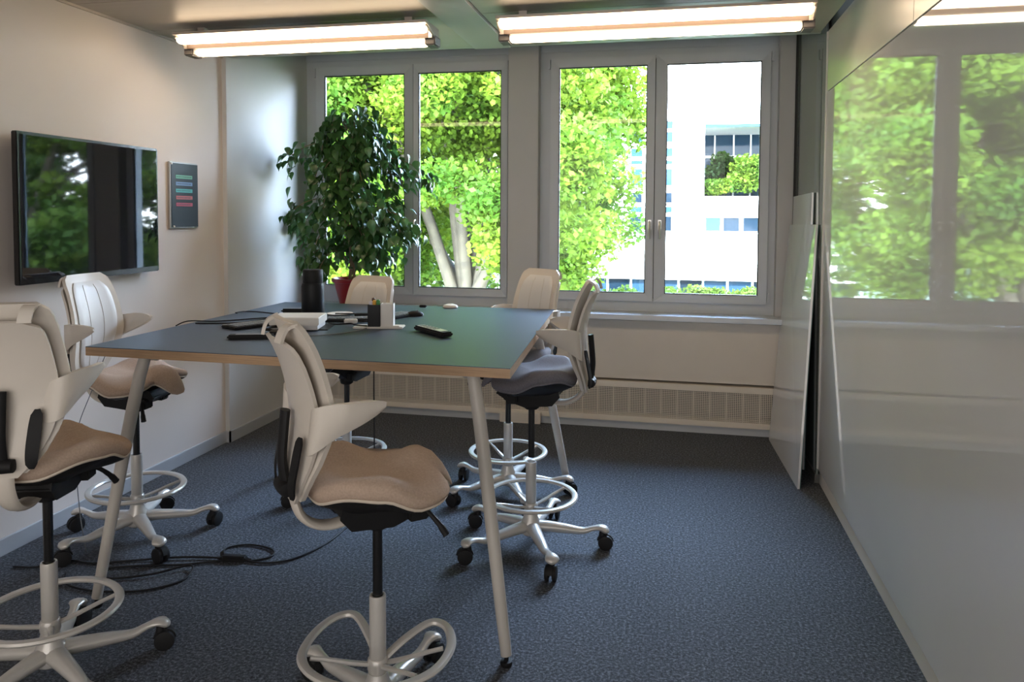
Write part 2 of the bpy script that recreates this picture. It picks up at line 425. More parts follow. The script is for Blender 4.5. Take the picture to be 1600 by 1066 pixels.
# ------------------------------------------------------------------ ceiling lamps
def lamp(x0, x1, label, y=3.6):
    L = x1 - x0
    t = thing('ceiling_lamp', label, 'lamp', ((x0 + x1) / 2, y, 2.505), group='twin tube ceiling lamps')
    h = L / 2
    prof = [(0, -.038), (0, -.052), (.02, -.052), (.10, -.070), (.10, -.105), (.125, -.105), (.125, -.082), (.215, -.082), (.215, -.038)]
    vs = [(sx_ * h, p[0], p[1]) for sx_ in (-1, 1) for p in prof]; n = len(prof)
    fs = [tuple(range(n)), tuple(range(2 * n - 1, n - 1, -1))] + [(i, (i + 1) % n, n + (i + 1) % n, n + i) for i in range(n)]
    MB().add(vs, fs).build('housing', m_lampbody, t)
    for sgn in (-1, 1):
        MB().box(min(sgn * (h - .10), sgn * (h - .14)), max(sgn * (h - .10), sgn * (h - .14)), .08, .12, -.04, 0).build('ceiling_bracket', m_lampbody, t)
    MB().box(-h + .02, h - .02, .098, .127, -.1055, -.060).build('channel', m_channel, t)
    def bar(yc, zc, ry, rz, x, name, m):
        vs = []; k = 12; fs = []
        secs = [(-x, .8), (-x + .015, 1), (x - .015, 1), (x, .8)]
        for (xx, s) in secs:
            for i in range(k):
                a = 2 * PI * i / k; vs.append((xx, yc + ry * s * math.cos(a), zc + rz * s * math.sin(a)))
        for j in range(3):
            for i in range(k): fs.append((j * k + i, j * k + (i + 1) % k, (j + 1) * k + (i + 1) % k, (j + 1) * k + i))
        fs += [tuple(range(k)), tuple(range(4 * k - 1, 3 * k - 1, -1))]
        return MB().add(vs, fs).build(name, m, t, smooth=True)
    bar(.045, -.075, .036, .019, h - .015, 'diffuser', m_tube)
    bar(.165, -.117, .038, .019, h - .045, 'diffuser', m_tube)
    for sgn in (-1, 1):
        MB().box(min(sgn * (h - .045), sgn * (h + .012)), max(sgn * (h - .045), sgn * (h + .012)), .115, .212, -.138, -.085).build('end_cap', m_endcap, t, bevel=.006)
        MB().tube([(sgn * (h - .005), .02, -.06), (sgn * (h + .004), .10, -.085), (sgn * (h + .004), .14, -.10)], .006, 6).build('end_bracket', m_lampbody, t)
    return t
lamp(-2.64, -1.215, 'twin tube ceiling lamp nearest the wall with the black screen')
lamp(-.86, .615, 'twin tube ceiling lamp nearest the glossy whiteboard wall')
sp = thing('sprinkler', 'tiny glass bulb sprinkler on the ceiling above the lamp', 'sprinkler', (-.115, 3.40, ZC))
MB().lathe([(.03, 0), (.03, -.006), (.012, -.012), (.008, -.03), (.008, -.04)], 14).build('body', m_white, sp, smooth=True)
MB().lathe([(.016, -.04), (.018, -.044), (.016, -.047)], 14).build('deflector', m_metal, sp, smooth=True)

# ------------------------------------------------------------------ things on the left wall
tv = thing('wall_screen', 'wide black flat screen hung on the left wall reflecting trees', 'tv', (XL, 3.195, 1.18), math.radians(.75))
MB().box(.045, .075, -.462, .462, 0, .672).build('casing', m_tvb, tv, bevel=.004)
MB().box(.0745, .0765, -.448, .448, .028, .658).build('screen', m_tv, tv)
MB().box(.004, .045, -.2, .2, .15, .5).build('wall_mount', m_black, tv, bevel=.005)
MB().box(.075, .0775, -.022, .022, .009, .017).build('emblem', m_metal, tv)
sg = thing('info_board', 'small slate notice panel with five coloured strips beside the screen', 'sign', (XL, 3.96, 1.41))
MB().box(0, .016, -.13, .13, 0, .388).build('frame', m_metal, sg, bevel=.003)
MB().box(.015, .019, -.121, .125, .008, .38).build('slate_panel', m_sign, sg, bevel=.001)
cols = [(.16, .42, .30), (.18, .30, .50), (.11, .45, .45), (.48, .16, .17), (.42, .10, .16)]
for i, c in enumerate(cols):
    zc = .302 - i * .0405
    s_ = MB().box(.0185, .021, -.083, .07, zc - .0105, zc + .0105).build('coloured_strip', mat('strip_colour_%d' % i, c, .5), sg, bevel=.001)
    tag(s_, ['green strip', 'blue strip', 'turquoise strip', 'pale red strip', 'dark red strip'][i])
    # fine print too small to read: a thin row of dark marks
    t_ = MB()
    rnd = random.Random(i)
    yy = -.074
    while yy < .05:
        w = rnd.uniform(.004, .012); t_.box(.0208, .0213, yy, yy + w, zc - .0022, zc + .0022); yy += w + .004
    t_.build('small_print', m_sign, s_)
for (yy, zz) in ((-.121, .376), (-.105, .012)):
    MB().lathe([(.006, 0), (.006, .006)], 10, (.018, yy, zz), 'x').build('pin', m_white, sg)

# ------------------------------------------------------------------ leaning boards
def slab(name, label, p0, p1, p2, p3, th, group=None):
    """board from bottom-near p0, bottom-far p1, top-far p2, top-near p3"""
    P = [Vector(p) for p in (p0, p1, p2, p3)]
    n = (P[1] - P[0]).cross(P[3] - P[0]).normalized()
    if n.x > 0: n = -n
    t = thing(name, label, 'board', P[0], group='boards leaning on the glass partition')
    Q = [p - P[0] for p in P]
    vs = [q for q in Q] + [q - n * th for q in Q]
    MB().add(vs, [(0, 1, 2, 3), (7, 6, 5, 4), (0, 4, 5, 1), (1, 5, 6, 2), (2, 6, 7, 3), (3, 7, 4, 0)]).build('panel', m_board, t)
    c = [q - n * (th + .0005) for q in Q]
    vs = [q for q in c] + [q - n * .004 for q in c]
    MB().add(vs, [(0, 1, 2, 3), (7, 6, 5, 4), (0, 4, 5, 1), (1, 5, 6, 2), (2, 6, 7, 3), (3, 7, 4, 0)]).build('backing', m_boardback, t)
    return t
slab('leaning_board', 'glossy white board on the floor leaning in front of a second one', (.690, 4.318, 0), (.650, 5.245, 0), (.765, 5.33, 1.445), (.786, 4.50, 1.455), .012)
slab('leaning_board', 'taller pale board standing behind the leaning glossy board', (.770, 4.66, 0), (.768, 5.30, 0), (.785, 5.33, 1.632), (.788, 4.66, 1.64), .010)

# ------------------------------------------------------------------ table
tb = thing('high_table', 'large square dark topped standing table with plywood edge in the middle', 'table', (-1.34, 3.15, 0))
def rel(p): return (p[0] + 1.34, p[1] - 3.15, p[2])
cor = [(-2.14, 2.395), (-.512, 2.375), (-.61, 3.935), (-2.14, 3.875)]
def plate(z0, z1, inset=0):
    q = []
    for (x_, y_) in cor:
        q.append((x_ + (inset if x_ < -1 else -inset) + 1.34, y_ + (inset if y_ < 3 else -inset) - 3.15))
    return MB().add([(a, b, z0) for a, b in q] + [(a, b, z1) for a, b in q], [(3, 2, 1, 0), (4, 5, 6, 7), (0, 1, 5, 4), (1, 2, 6, 5), (2, 3, 7, 6), (3, 0, 4, 7)])
plate(.966, .9975).build('plywood_core', m_ply, tb)
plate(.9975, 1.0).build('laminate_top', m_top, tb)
feet = [(-.522, 2.385), (-2.125, 2.41), (-.552, 4.06), (-2.14, 3.99)]
for (fx, fy) in feet:
    sx_ = 1 if fx > -1.3 else -1; sy_ = 1 if fy > 3.2 else -1
    tx = fx - sx_ * .14; ty = fy - sy_ * (.10 if sy_ < 0 else .25)
    top = Vector(rel((tx, ty, .94))); ft = Vector(rel((fx, fy, .035)))
    mid = top.lerp(ft, .07); 
    pts = [top + Vector((-sx_ * .10, -sy_ * .08, .018)), top + Vector((-sx_ * .035, -sy_ * .03, .010)), mid, ft]
    lg = MB().tube(smooth_path(pts, 5), [.02] * 5 + [.0225] * 5 + [.0235] * 3 + [.022, .021, .019], 14).build('leg', m_leg, tb, smooth=True)
    MB().lathe([(.008, .04), (.008, .018), (.019, .016), (.021, .008), (.018, 0)], 14, (ft.x, ft.y, 0)).build('glide', m_black, lg, smooth=True)
    MB().box(min(top.x - sx_ * .16, top.x + sx_ * .03), max(top.x - sx_ * .16, top.x + sx_ * .03), top.y - .035, top.y + .035, .955, .966).build('leg_plate', m_leg, lg, bevel=.002)
for sx_ in (-1, 1):
    xx = sx_ * .55; 
    MB().box(xx - .025, xx + .025, -.55, .55, .94, .9655).build('under_rail', m_leg, tb, bevel=.003)
for sy_ in (-1, 1):
    MB().box(-.53, .53, sy_ * .5 - .02, sy_ * .5 + .02, .942, .9655).build('cross_rail', m_leg, tb, bevel=.003)

# ------------------------------------------------------------------ saddle chairs
CACHE = {}
def cached(key, fn):
    if key not in CACHE: CACHE[key] = fn()
    return CACHE[key]
def part(key, fn, name, m, parent, loc=None, rz=0, smooth=True, mkey=''):
    def mk():
        me = fn(); me.materials.append(m)
        if smooth:
            me.polygons.foreach_set('use_smooth', [True] * len(me.polygons))
            try: me.set_sharp_from_angle(angle=math.radians(42))
            except Exception: pass
        return me
    me = cached(key + mkey + m.name, mk)
    o = bpy.data.objects.new(name, me); COL.objects.link(o); o.parent = parent
    if loc: o.location = loc
    o.rotation_euler = (0, 0, rz)
    return o
# seat outline (front = +x): wide round rear, side flaps, central nose
OUT = [(0, .232), (10, .227), (19, .202), (28, .178), (38, .198), (52, .234), (65, .243), (80, .238), (95, .233), (110, .228), (130, .226), (150, .216), (180, .205)]
def out_r(a):
    d = abs(math.degrees((a + PI) % (2 * PI) - PI)); return catm(d, OUT)
def sstep(v): v = max(0, min(1, v)); return v * v * (3 - 2 * v)
def seat_z(x, y):
    ay = abs(y)
    z = .766
    z += .044 * sstep((ay - .05) / .15) * sstep((.05 - x) / .11)          # raised rear side cheeks
    z += .016 * sstep((-x - .06) / .12)                                   # rear rim
    z += .046 * math.exp(-(y / .080) ** 2) * sstep((x - .01) / .11)        # central nose
    z -= .085 * (max(0, x - .12) / .10) ** 2 * (1 if ay < .09 else .45)   # nose rolls down in front
    z -= .012 * sstep((ay - .12) / .1) * sstep((x - .02) / .1)
    return z
def seat_t(x): return 1 - .42 * sstep((x + .02) / .17)
def seat_mesh():
    vs = []; fs = []; n = 64; rings = [(0, 0), (.2, 0), (.4, 0), (.58, 0), (.74, -.001), (.86, -.005), (.94, -.013), (.985, -.026), (1.0, -.040), (.985, -.054), (.95, -.064), (.85, -.070), (.5, -.072), (0, -.072)]
    for (s, dz) in rings:
        if s == 0: vs.append((0, 0, seat_z(0, 0) + dz)); continue
        for k in range(n):
            a = 2 * PI * k / n; r = out_r(a) * s; x_, y_ = r * math.cos(a), r * math.sin(a)
            vs.append((x_, y_, seat_z(x_, y_) + dz * seat_t(x_)))
    idx = []; c = 0
    for (s, dz) in rings:
        idx.append(c); c += 1 if s == 0 else n
    for i in range(len(rings) - 1):
        for k in range(n):
            l = (k + 1) % n
            if rings[i][0] == 0: fs.append((idx[i], idx[i + 1] + k, idx[i + 1] + l))
            elif rings[i + 1][0] == 0: fs.append((idx[i] + k, idx[i + 1], idx[i] + l))
            else: fs.append((idx[i] + k, idx[i + 1] + k, idx[i + 1] + l, idx[i] + l))
    return MB().add(vs, fs).mesh('seat')
def piping_mesh():
    P = []
    for k in range(72):
        a = 2 * PI * k / 72; r = out_r(a) * .955; x_, y_ = r * math.cos(a), r * math.sin(a)
        P.append((x_, y_, seat_z(x_, y_) - .065 * seat_t(x_)))
    return MB().tube(P, .0045, 6, closed=True).mesh('piping')
def shell_mesh():
    vs = []; fs = []; n = 56; rings = [(.94, -.066), (.93, -.074), (.80, -.086), (.55, -.098), (.3, -.105), (0, -.107)]
    for (s, dz) in rings:
        if s == 0: vs.append((0, 0, seat_z(0, 0) + dz)); continue
        for k in range(n):
            a = 2 * PI * k / n; r = out_r(a) * s; x_, y_ = r * math.cos(a), r * math.sin(a)
            vs.append((x_, y_, seat_z(x_, y_) + dz + .066 * (1 - seat_t(x_))))
    for i in range(len(rings) - 1):
        for k in range(n):
            l = (k + 1) % n
            if rings[i + 1][0] == 0: fs.append((i * n + k, (i + 1) * n, i * n + l))
            else: fs.append((i * n + k, (i + 1) * n + k, (i + 1) * n + l, i * n + l))
    fs.append(tuple(range(n)))
    return MB().add(vs, fs).mesh('seat_shell')
def mech_mesh():
    m_ = MB()
    prof = [(-.13, .665), (-.10, .630), (.02, .618), (.09, .640), (.14, .672), (.12, .70), (-.12, .70)]
    for hw in (.075,):
        n = len(prof)
        vs = [(p[0], s * hw, p[1]) for s in (-1, 1) for p in prof]
        m_.add(vs, [tuple(range(n)), tuple(range(2 * n - 1, n - 1, -1))] + [(i, (i + 1) % n, n + (i + 1) % n, n + i) for i in range(n)])
    b = m_
    b.lathe([(.032, .59), (.036, .60), (.036, .64)], 16)
    b.box(.06, .12, -.10, -.04, .625, .67); b.box(.05, .10, .05, .10, .63, .67)
    return b.mesh('tilt_mechanism', bevel=.006)
XF = [(.73, -.235), (.80, -.238), (.88, -.222), (.95, -.208), (1.05, -.214), (1.15, -.240), (1.24, -.276)]
HW = [(0, .045), (.06, .075), (.14, .105), (.25, .132), (.40, .152), (.52, .158), (.66, .152), (.82, .145), (.92, .139), (.965, .128), (.99, .105), (1, .085)]
def back_pt(v, s, z0, z1, off=0, wsc=1, cur=1.15, over=None):
    """v 0..1 bottom to top, s -1..1 across"""
    z = z0 + (z1 - z0) * v
    t = (z - .73) / .51
    hw = catm(t, HW) * wsc
    if over: hw = over(v) * 1.0
    y = hw * s
    x = catm(z, XF) + cur * y * y + off
    return (x, y, z)
def hw_scaled(sc_, top=1.0):
    def f(v):
        base = catm(min(1, v), HW); return base * sc_
    return f
def backrest_mesh():
    return MB().sheet(lambda u, v: back_pt(u, 2 * v - 1, .745, 1.235), 26, 14, .014).mesh('backrest')
def rear_mesh():
    h = hw_scaled(.90)
    def f(u, v):
        x_, y_, z_ = back_pt(u, 2 * v - 1, .735, 1.185, over=h)
        t = (z_ - .735) / .45
        return (x_ - .013 - .022 * math.sin(min(1, t) * PI * .55) ** 2 - .008 * max(0, t - .85) / .15, y_, z_ )
    return MB().sheet(f, 26, 14, .010).mesh('back_shell')
def lip_mesh(sg):
    """curved strip that joins the two layers along the top edge on one side"""
    def f(u, v):
        q = sg * (.66 + .30 * u)
        a = Vector(back_pt(.985, q, .745, 1.235)); b = Vector((a.x - .038, a.y * .93, 1.182))
        p = a.lerp(b, v); p.z += .012 * math.sin(v * PI); p.x -= .006 * math.sin(v * PI)
        return p
    return MB().sheet(f, 8, 8, .009).mesh('grip_edge')
def pad_mesh():
    def f(u, v):
        s = (2 * v - 1)
        x_, y_, z_ = back_pt(u, s, .80, 1.20, over=lambda q: catm(q, [(0, .045), (.08, .075), (.2, .095), (.5, .118), (.8, .116), (.93, .105), (1, .08)]))
        e = min(1, (1 - abs(s)) / .12, u / .06, (1 - u) / .06)
        return (x_ + .009 + .006 * e, y_, z_)
    return MB().sheet(f, 22, 16, .008).mesh('back_pad')
def seam_mesh():
    m_ = MB()
    for s in (-.36, .36):
        P = []
        for i in range(20):
            u = .03 + .94 * i / 19
            x_, y_, z_ = back_pt(u, s, .80, 1.20, over=lambda q: catm(q, [(0, .045), (.08, .075), (.2, .095), (.5, .118), (.8, .116), (.93, .105), (1, .08)]))
            P.append((x_ + .0195, y_, z_))
        m_.tube(P, .0012, 5)
    return m_.mesh('pad_seam')
def wing_mesh(s):
    top = [(0, (-.218, .110, .955)), (.14, (-.224, .140, .972)), (.26, (-.214, .166, .984)), (.45, (-.168, .182, .992)), (.72, (-.105, .194, .992)), (1, (-.048, .194, .985))]
    bot = [(0, (-.228, .100, .850)), (.14, (-.234, .128, .848)), (.26, (-.224, .150, .862)), (.45, (-.178, .168, .898)), (.72, (-.112, .182, .930)), (1, (-.055, .188, .962))]
    def cp(tab, u): return Vector([catm(u, [(a, p[i]) for a, p in tab]) for i in range(3)])
    def f(u, v):
        a, b = cp(top, u), cp(bot, u); p = a.lerp(b, v)
        bul = math.sin(v * PI) * (.014 * (1 - u) + .004)
        end = max(0, (u - .85) / .15)
        p = p.lerp((a + b) / 2, end * end * .6)
        k = min(1, max(0, (u - .2) / .3))
        roll = .018 * k * math.sin(min(1, u * 1.1) * PI) * (1 - v) ** 3
        return (p.x, s * (p.y + (bul + roll) * k), p.z + .04)
    return MB().sheet(f, 26, 10, .011).mesh('arm_wing')
def jbar_mesh():
    P = smooth_path([(-.03, 0, .655), (-.09, 0, .632), (-.16, 0, .630), (-.215, 0, .662), (-.240, 0, .72), (-.238, 0, .79), (-.232, 0, .86), (-.226, 0, .93)], 5)
    n = len(P)
    return MB().tube(P, [.030 - .006 * i / n for i in range(n)], 12, ry=.0125).mesh('back_bracket')
def rearbar_mesh():
    P = smooth_path([(-.262, 0, .775), (-.272, 0, .85), (-.268, 0, .92), (-.262, 0, .985)], 5)
    return MB().tube(P, .022, 10, ry=.013).mesh('height_slide')
def sideslot_mesh(s):
    def f(u, v):
        z = .765 + .165 * u
        y = s * (.068 + .034 * v + .01 * u)
        x_ = catm(z, XF) + 1.15 * y * y - .024 - .02 * math.sin((z - .735) / .45 * PI * .5)
        k = math.sin(u * PI) ** .22
        return (x_ - .012, s * (.085 + .010 * u) + (y - s * (.085 + .010 * u)) * (.3 + .7 * k), z)
    return MB().sheet(f, 12, 4, .006).mesh('lumbar_strip')
def ring_full():
    P = [(.198 * math.cos(2 * PI * k / 48), .198 * math.sin(2 * PI * k / 48), .235) for k in range(48)]
    return MB().tube(P, .0145, 8, ry=.0095, closed=True).mesh('foot_ring')
def ring_open():
    # open ring whose two ends turn back to the collar
    base = [(-.008, .018, .190), (-.05, .06, .222), (-.125, .135, .238), (-.175, .130, .238), (-.205, .070, .236), (-.210, -.02, .235), (-.188, -.105, .235), (-.13, -.165, .235), (-.04, -.200, .235),
            (.06, -.198, .235), (.14, -.155, .235), (.195, -.085, .235), (.212, 0, .235), (.202, .075, .236), (.165, .140, .238), (.112, .150, .238), (.060, .075, .225), (.012, .016, .190)]
    return MB().tube(smooth_path(base, 5), .0145, 8, ry=.0095).mesh('foot_ring')
def spoke_mesh():
    P = smooth_path([(.192, 0, .233), (.14, 0, .219), (.08, 0, .200), (.022, 0, .185)], 4)
    return MB().tube(P, [.006] * 4 + [.008] * 4 + [.010] * 5, 7, ry=.007).mesh('spoke')
def column_mesh():
    return MB().lathe([(.0235, .20), (.0245, .205), (.0245, .385), (.0235, .39), (.018, .39), (.016, .37)], 22).mesh('column')
def gas_mesh(): return MB().lathe([(.0145, .37), (.0145, .68)], 18).mesh('gas_lift')
def collar_mesh(): return MB().lathe([(.026, .160), (.030, .170), (.031, .188), (.029, .200), (.0255, .204)], 22).mesh('collar')
def hub_mesh(): return MB().lathe([(.030, .055), (.045, .065), (.050, .085), (.044, .115), (.034, .135), (.028, .160)], 24).mesh('hub')
def starleg_mesh():
    P = smooth_path([(.02, 0, .098), (.09, 0, .094), (.17, 0, .086), (.235, 0, .080), (.28, 0, .092), (.318, 0, .096), (.350, 0, .080)], 4)
    W = [(0, .034), (.25, .026), (.5, .018), (.68, .015), (.78, .021), (.92, .031), (1, .014)]
    Hh = [(0, .026), (.25, .022), (.5, .015), (.68, .011), (.78, .012), (.92, .015), (1, .008)]
    n = len(P) - 1
    return MB().tube(P, [catm(i / n, W) for i in range(n + 1)], 12, ry=[catm(i / n, Hh) for i in range(n + 1)]).mesh('star_leg')
def caster_mesh():
    m_ = MB()
    m_.lathe([(.012, .086), (.015, .066), (.016, .056)], 10, (0, 0, 0))
    for s in (-1, 1):
        y0, y1 = sorted((s * .006, s * .026))
        m_.lathe([(.022, y0), (.0325, y0 + .003), (.034, (y0 + y1) / 2), (.0325, y1 - .003), (.020, y1)], 18, (.014, 0, .034), 'y')
    # hood
    vs = []
    for s in (-1, 1):
        for k in range(9):
            a = math.radians(10 + 160 * k / 8); vs.append((.014 + .038 * math.cos(a), s * .009, .034 + .038 * math.sin(a)))
    m_.add(vs, [tuple(range(9)), tuple(range(17, 8, -1))] + [(i, i + 1, 10 + i, 9 + i) for i in range(8)] + [(8, 0, 9, 17)])
    return m_.mesh('caster')
def lever_mesh():
    m_ = MB(); m_.tube(smooth_path([(.09, -.06, .665), (.11, -.105, .652), (.135, -.135, .618), (.150, -.150, .590)], 4), [.007] * 7 + [.008] * 2 + [.010] * 3 + [.011], 8)
    return m_.mesh('lever')
def knob_mesh():
    return MB().lathe([(.010, -.04), (.019, -.038), (.021, -.01), (.021, .01), (.019, .038), (.010, .04)], 14, (-.268, 0, .775), 'y').mesh('knob')

def make_chair(label, x, y, heading, star, dz=0, open_ring=False, fab=None, bh=0, ring_rot=0, plast=None, cast=0):
    fab = fab or m_beige; P_ = plast or m_plastic
    h = math.radians(heading)
    t = thing('saddle_chair', label, 'chair', (x, y, 0), h, group='saddle chairs round the high table')
    up = (0, 0, dz); ub = (0, 0, dz + bh)
    part('hub', hub_mesh, 'hub', m_silver, t)
    part('collar', collar_mesh, 'collar', m_silver, t)
    part('column', column_mesh, 'column', m_silver, t)
    part('gas', gas_mesh, 'gas_lift', m_gas, t, up if dz > 0 else None)
    rr = math.radians(ring_rot) - h
    rg = part('ringo' if open_ring else 'ring', ring_open if open_ring else ring_full, 'foot_ring', m_silver, t, rz=rr)
    for k in range(4):
        a = (k * 90 + 45) if not open_ring else (-150, -100, -35, 10)[k]
        if open_ring and k in (1,): continue
        part('spoke', spoke_mesh, 'spoke', m_silver, t, rz=rr + math.radians(a))
    rnd = random.Random(int(abs(x * 100)))
    for k in range(5):
        lg = part('starleg', starleg_mesh, 'star_leg', m_silver, t, rz=math.radians(star + 72 * k) - h)
        c = part('caster', caster_mesh, 'caster', m_rubber, lg, loc=(.322, 0, 0), rz=math.radians(rnd.uniform(-70, 70) + cast))
    part('seat', seat_mesh, 'seat', fab, t, up)
    part('piping', piping_mesh, 'piping', m_piping if fab is m_beige else m_greyf, t, up)
    part('shell', shell_mesh, 'seat_shell', m_black, t, up)
    part('mech', mech_mesh, 'tilt_mechanism', m_black, t, up)
    part('lever', lever_mesh, 'lever', m_black, t, up)
    part('jbar', jbar_mesh, 'back_bracket', P_, t, up)
    part('back', backrest_mesh, 'backrest', P_, t, ub)
    part('rear', rear_mesh, 'back_shell', P_, t, ub)
    pd = part('pad', pad_mesh, 'back_pad', m_plastic2, t, ub)
    part('seam', seam_mesh, 'pad_seam', m_leg, pd)
    part('slide', rearbar_mesh, 'height_slide', m_black, t, ub)
    part('knob', knob_mesh, 'knob', m_black, t, ub)
    for s in (-1, 1):
        part('wing%d' % s, lambda s=s: wing_mesh(s), 'arm_wing', P_, t, ub)
        part('lip%d' % s, lambda s=s: lip_mesh(s), 'grip_edge', P_, t, ub)
        part('slot%d' % s, lambda s=s: sideslot_mesh(s), 'lumbar_strip', m_black, t, ub)
    return t
make_chair('beige saddle chair alone in front of the table, its open foot ring nearest the viewer', -.828, 2.021, 43, 7, 0, True, bh=-.015)
make_chair('beige saddle chair seen from behind, nearest the viewer by the screen wall', -1.925, 1.985, 109, 47, 0, bh=.012)
make_chair('beige saddle chair against the wall under the black screen', -2.40, 2.98, 2, 35, .0, bh=-.02)
make_chair('dark saddle chair facing the viewer, between the table and the potted tree', -1.70, 3.726, 258, 17, .0, fab=m_navy, bh=-.085)
make_chair('grey saddle chair pushed under the table side toward the whiteboard', -.61, 3.29, 181, 8, .04, fab=m_greyf, bh=-.05)
make_chair('dark grey saddle chair at the far table corner below the window pier', -.847, 3.885, 236, 10, .0, fab=m_greyf, bh=-.035)

# ------------------------------------------------------------------ potted tree on the sill
PX, PY, PZ = -2.375, 5.30, .812
pt = thing('potted_tree', 'tall leafy green potted fig tree in a red pot before the window', 'plant', (PX, PY, PZ))
MB().lathe([(.085, 0), (.090, .01), (.130, .172), (.143, .175), (.149, .183), (.149, .203), (.141, .205), (.135, .19), (.124, .175), (.05, .17)], 32, caps=False).build('pot', m_red, pt, smooth=True)
MB().lathe([(.122, .163), (.124, .172), (.06, .178), (.001, .18)], 24).build('soil', m_soil, pt, smooth=True)
rnd = random.Random(5)
br = MB(); tips = []
for (dx, dy) in ((-.02, 0), (.02, .005), (.0, -.02)):
    br.tube(smooth_path([(dx, dy, .165), (dx * .4 + .005, dy, .35), (dx * .6 - .01, dy - .01, .6), (dx * .3 + .0, dy - .02, .85)], 5), [.013 - .0003 * i for i in range(16)], 8)
br.tube(smooth_path([(0, -.02, .84), (.02, -.05, 1.05), (.05, -.09, 1.25), (.08, -.10, 1.40)], 5), [.014 - .0006 * i for i in range(16)], 7)
# branches: start on the trunk, arch outward and down
for i in range(52):
    z0 = rnd.uniform(.30, 1.30); a = rnd.uniform(0, 2 * PI)
    t_ = (z0 - .30) / 1.0
    rad = (.50 if .25 < t_ < .8 else .40) * rnd.uniform(.65, 1.08) * (1 - .55 * max(0, t_ - .75) / .25)
    ex, ey = rad * math.cos(a), rad * math.sin(a) * .72
    cy = -.13
    st = Vector((.02 * t_ , -.03 * t_ - .005, z0)); 
    ez = z0 + .15 * rnd.uniform(.3, 1) - .05
    en = Vector((max(-.40, ex + .06), min(.065, ey + cy), ez))
    if en.x < -.38: en.y = min(en.y, -.05)
    md = st.lerp(en, .55) + Vector((0, 0, .10))
    P = smooth_path([st, md, en, en + (en - md) * .25 + Vector((0, 0, -.09))], 5)
    P = [Vector((max(p.x, -.42), min(p.y, .075), p.z)) for p in P]
    br.tube(P, [.0055 - .00025 * k for k in range(len(P))], 5)
    tips.append(P)
br.build('trunk', m_bark, pt, smooth='all')
def leaf_mesh(seed):
    r_ = random.Random(seed); n = 6; vs = []; fs = []; L = .075; Wd = .027
    wp = [0, .75, 1.0, .88, .58, .22, 0]
    for i in range(n + 1):
        t_ = i / n; w = Wd * wp[i]; zc = -.018 * t_ * t_ * (1 + .4 * seed % 2)
        vs += [(L * t_, -w, zc + .35 * w), (L * t_, 0, zc), (L * t_, w, zc + .35 * w)]
    for i in range(n):
        a = 3 * i; b = a + 3; fs += [(a, b, b + 1, a + 1), (a + 1, b + 1, b + 2, a + 2)]
    me = bpy.data.meshes.new('leaf'); me.from_pydata(vs, [], fs); me.materials.append(m_leaf)
    me.polygons.foreach_set('use_smooth', [True] * len(fs)); return me
LM = [leaf_mesh(i) for i in range(3)]
spots = []
for P in tips:
    for k in range(46):
        t_ = rnd.uniform(.15, 1); q = P[min(len(P) - 1, int(t_ * (len(P) - 1)))] + Vector((rnd.gauss(0, .042), rnd.gauss(0, .038), rnd.gauss(-.01, .048)))
        q.x = max(q.x, -.385); q.y = min(q.y, .075)
        if q.z + PZ > 2.30 or q.z < .22: continue
        out = Vector((q.x - .02, q.y + .13, 0)); az = math.atan2(out.y, out.x) + rnd.gauss(0, .8)
        spots.append((q, az, rnd.uniform(.35, 1.25), rnd.gauss(0, .35), rnd.uniform(.75, 1.2)))
rnd.shuffle(spots)
# those nearest the viewer are single parts, the rest one part
spots.sort(key=lambda s_: s_[0].y)
def leaf_matrix(s_):
    q, az, pitch, roll, scl = s_
    return Matrix.Translation(q) @ Matrix.Rotation(az, 4, 'Z') @ Matrix.Rotation(pitch, 4, 'Y') @ Matrix.Rotation(roll, 4, 'X') @ Matrix.Scale(scl, 4)
for i, s_ in enumerate(spots[:300]):
    o = bpy.data.objects.new('leaf', LM[i % 3]); COL.objects.link(o); o.parent = pt; o.matrix_local = leaf_matrix(s_)
rest = MB()
for i, s_ in enumerate(spots[300:]):
    mt = leaf_matrix(s_); me = LM[i % 3]
    rest.add([mt @ v.co for v in me.vertices], [tuple(p.vertices) for p in me.polygons])
me = bpy.data.meshes.new('leaves'); me.from_pydata(rest.v, [], rest.f)
tag(link('leaves', me, m_leaf, pt, True), kind='stuff')

# ------------------------------------------------------------------ things on the table
ZT = 1.0
t = thing('travel_mug', 'tall matt black insulated mug standing on the table', 'mug', (-1.70, 3.345, ZT))
MB().lathe([(.050, 0), (.054, .006), (.054, .150), (.050, .165)], 30).build('body', m_thermos, t, smooth=True)
MB().lathe([(.047, .165), (.048, .170), (.048, .226), (.045, .231)], 30).build('lid', m_black, t, smooth=True)
t = thing('saucer', 'small white round coaster under the black mug', 'coaster', (-1.645, 3.42, ZT))
MB().lathe([(.05, 0), (.062, .003), (.064, .0055), (.05, .0045)], 24).build('disc', m_white, t, smooth=True)
tb_z = ZT
for o_ in (t,): pass
t.location.x = -1.62; t.location.y = 3.475
t = thing('presenter', 'low black handset lying beside the black mug', 'handset', (-1.855, 3.47, ZT), math.radians(15))
MB().box(-.07, .075, -.03, .03, 0, .022).build('body', m_black, t, bevel=.008)
MB().box(-.06, .065, -.022, .022, .0215, .0235).build('keypad', m_gcable, t, bevel=.001)
t = thing('white_box', 'flat white cardboard box behind the backrest of the nearest chair', 'box', (-1.59, 2.995, ZT), math.radians(14))
MB().box(-.105, .105, -.085, .085, .024, .058).build('lid', m_white, t, bevel=.003)
MB().box(-.098, .098, -.078, .078, .004, .026).build('base', m_plastic2, t, bevel=.002)
MB().box(-.03, .0, -.0865, -.0775, .006, .02).build('clasp', m_gapgrey, t)
t2 = thing('desk_mat', 'thin black pad under the white cardboard box', 'mat', (-1.575, 3.01, ZT), math.radians(14))
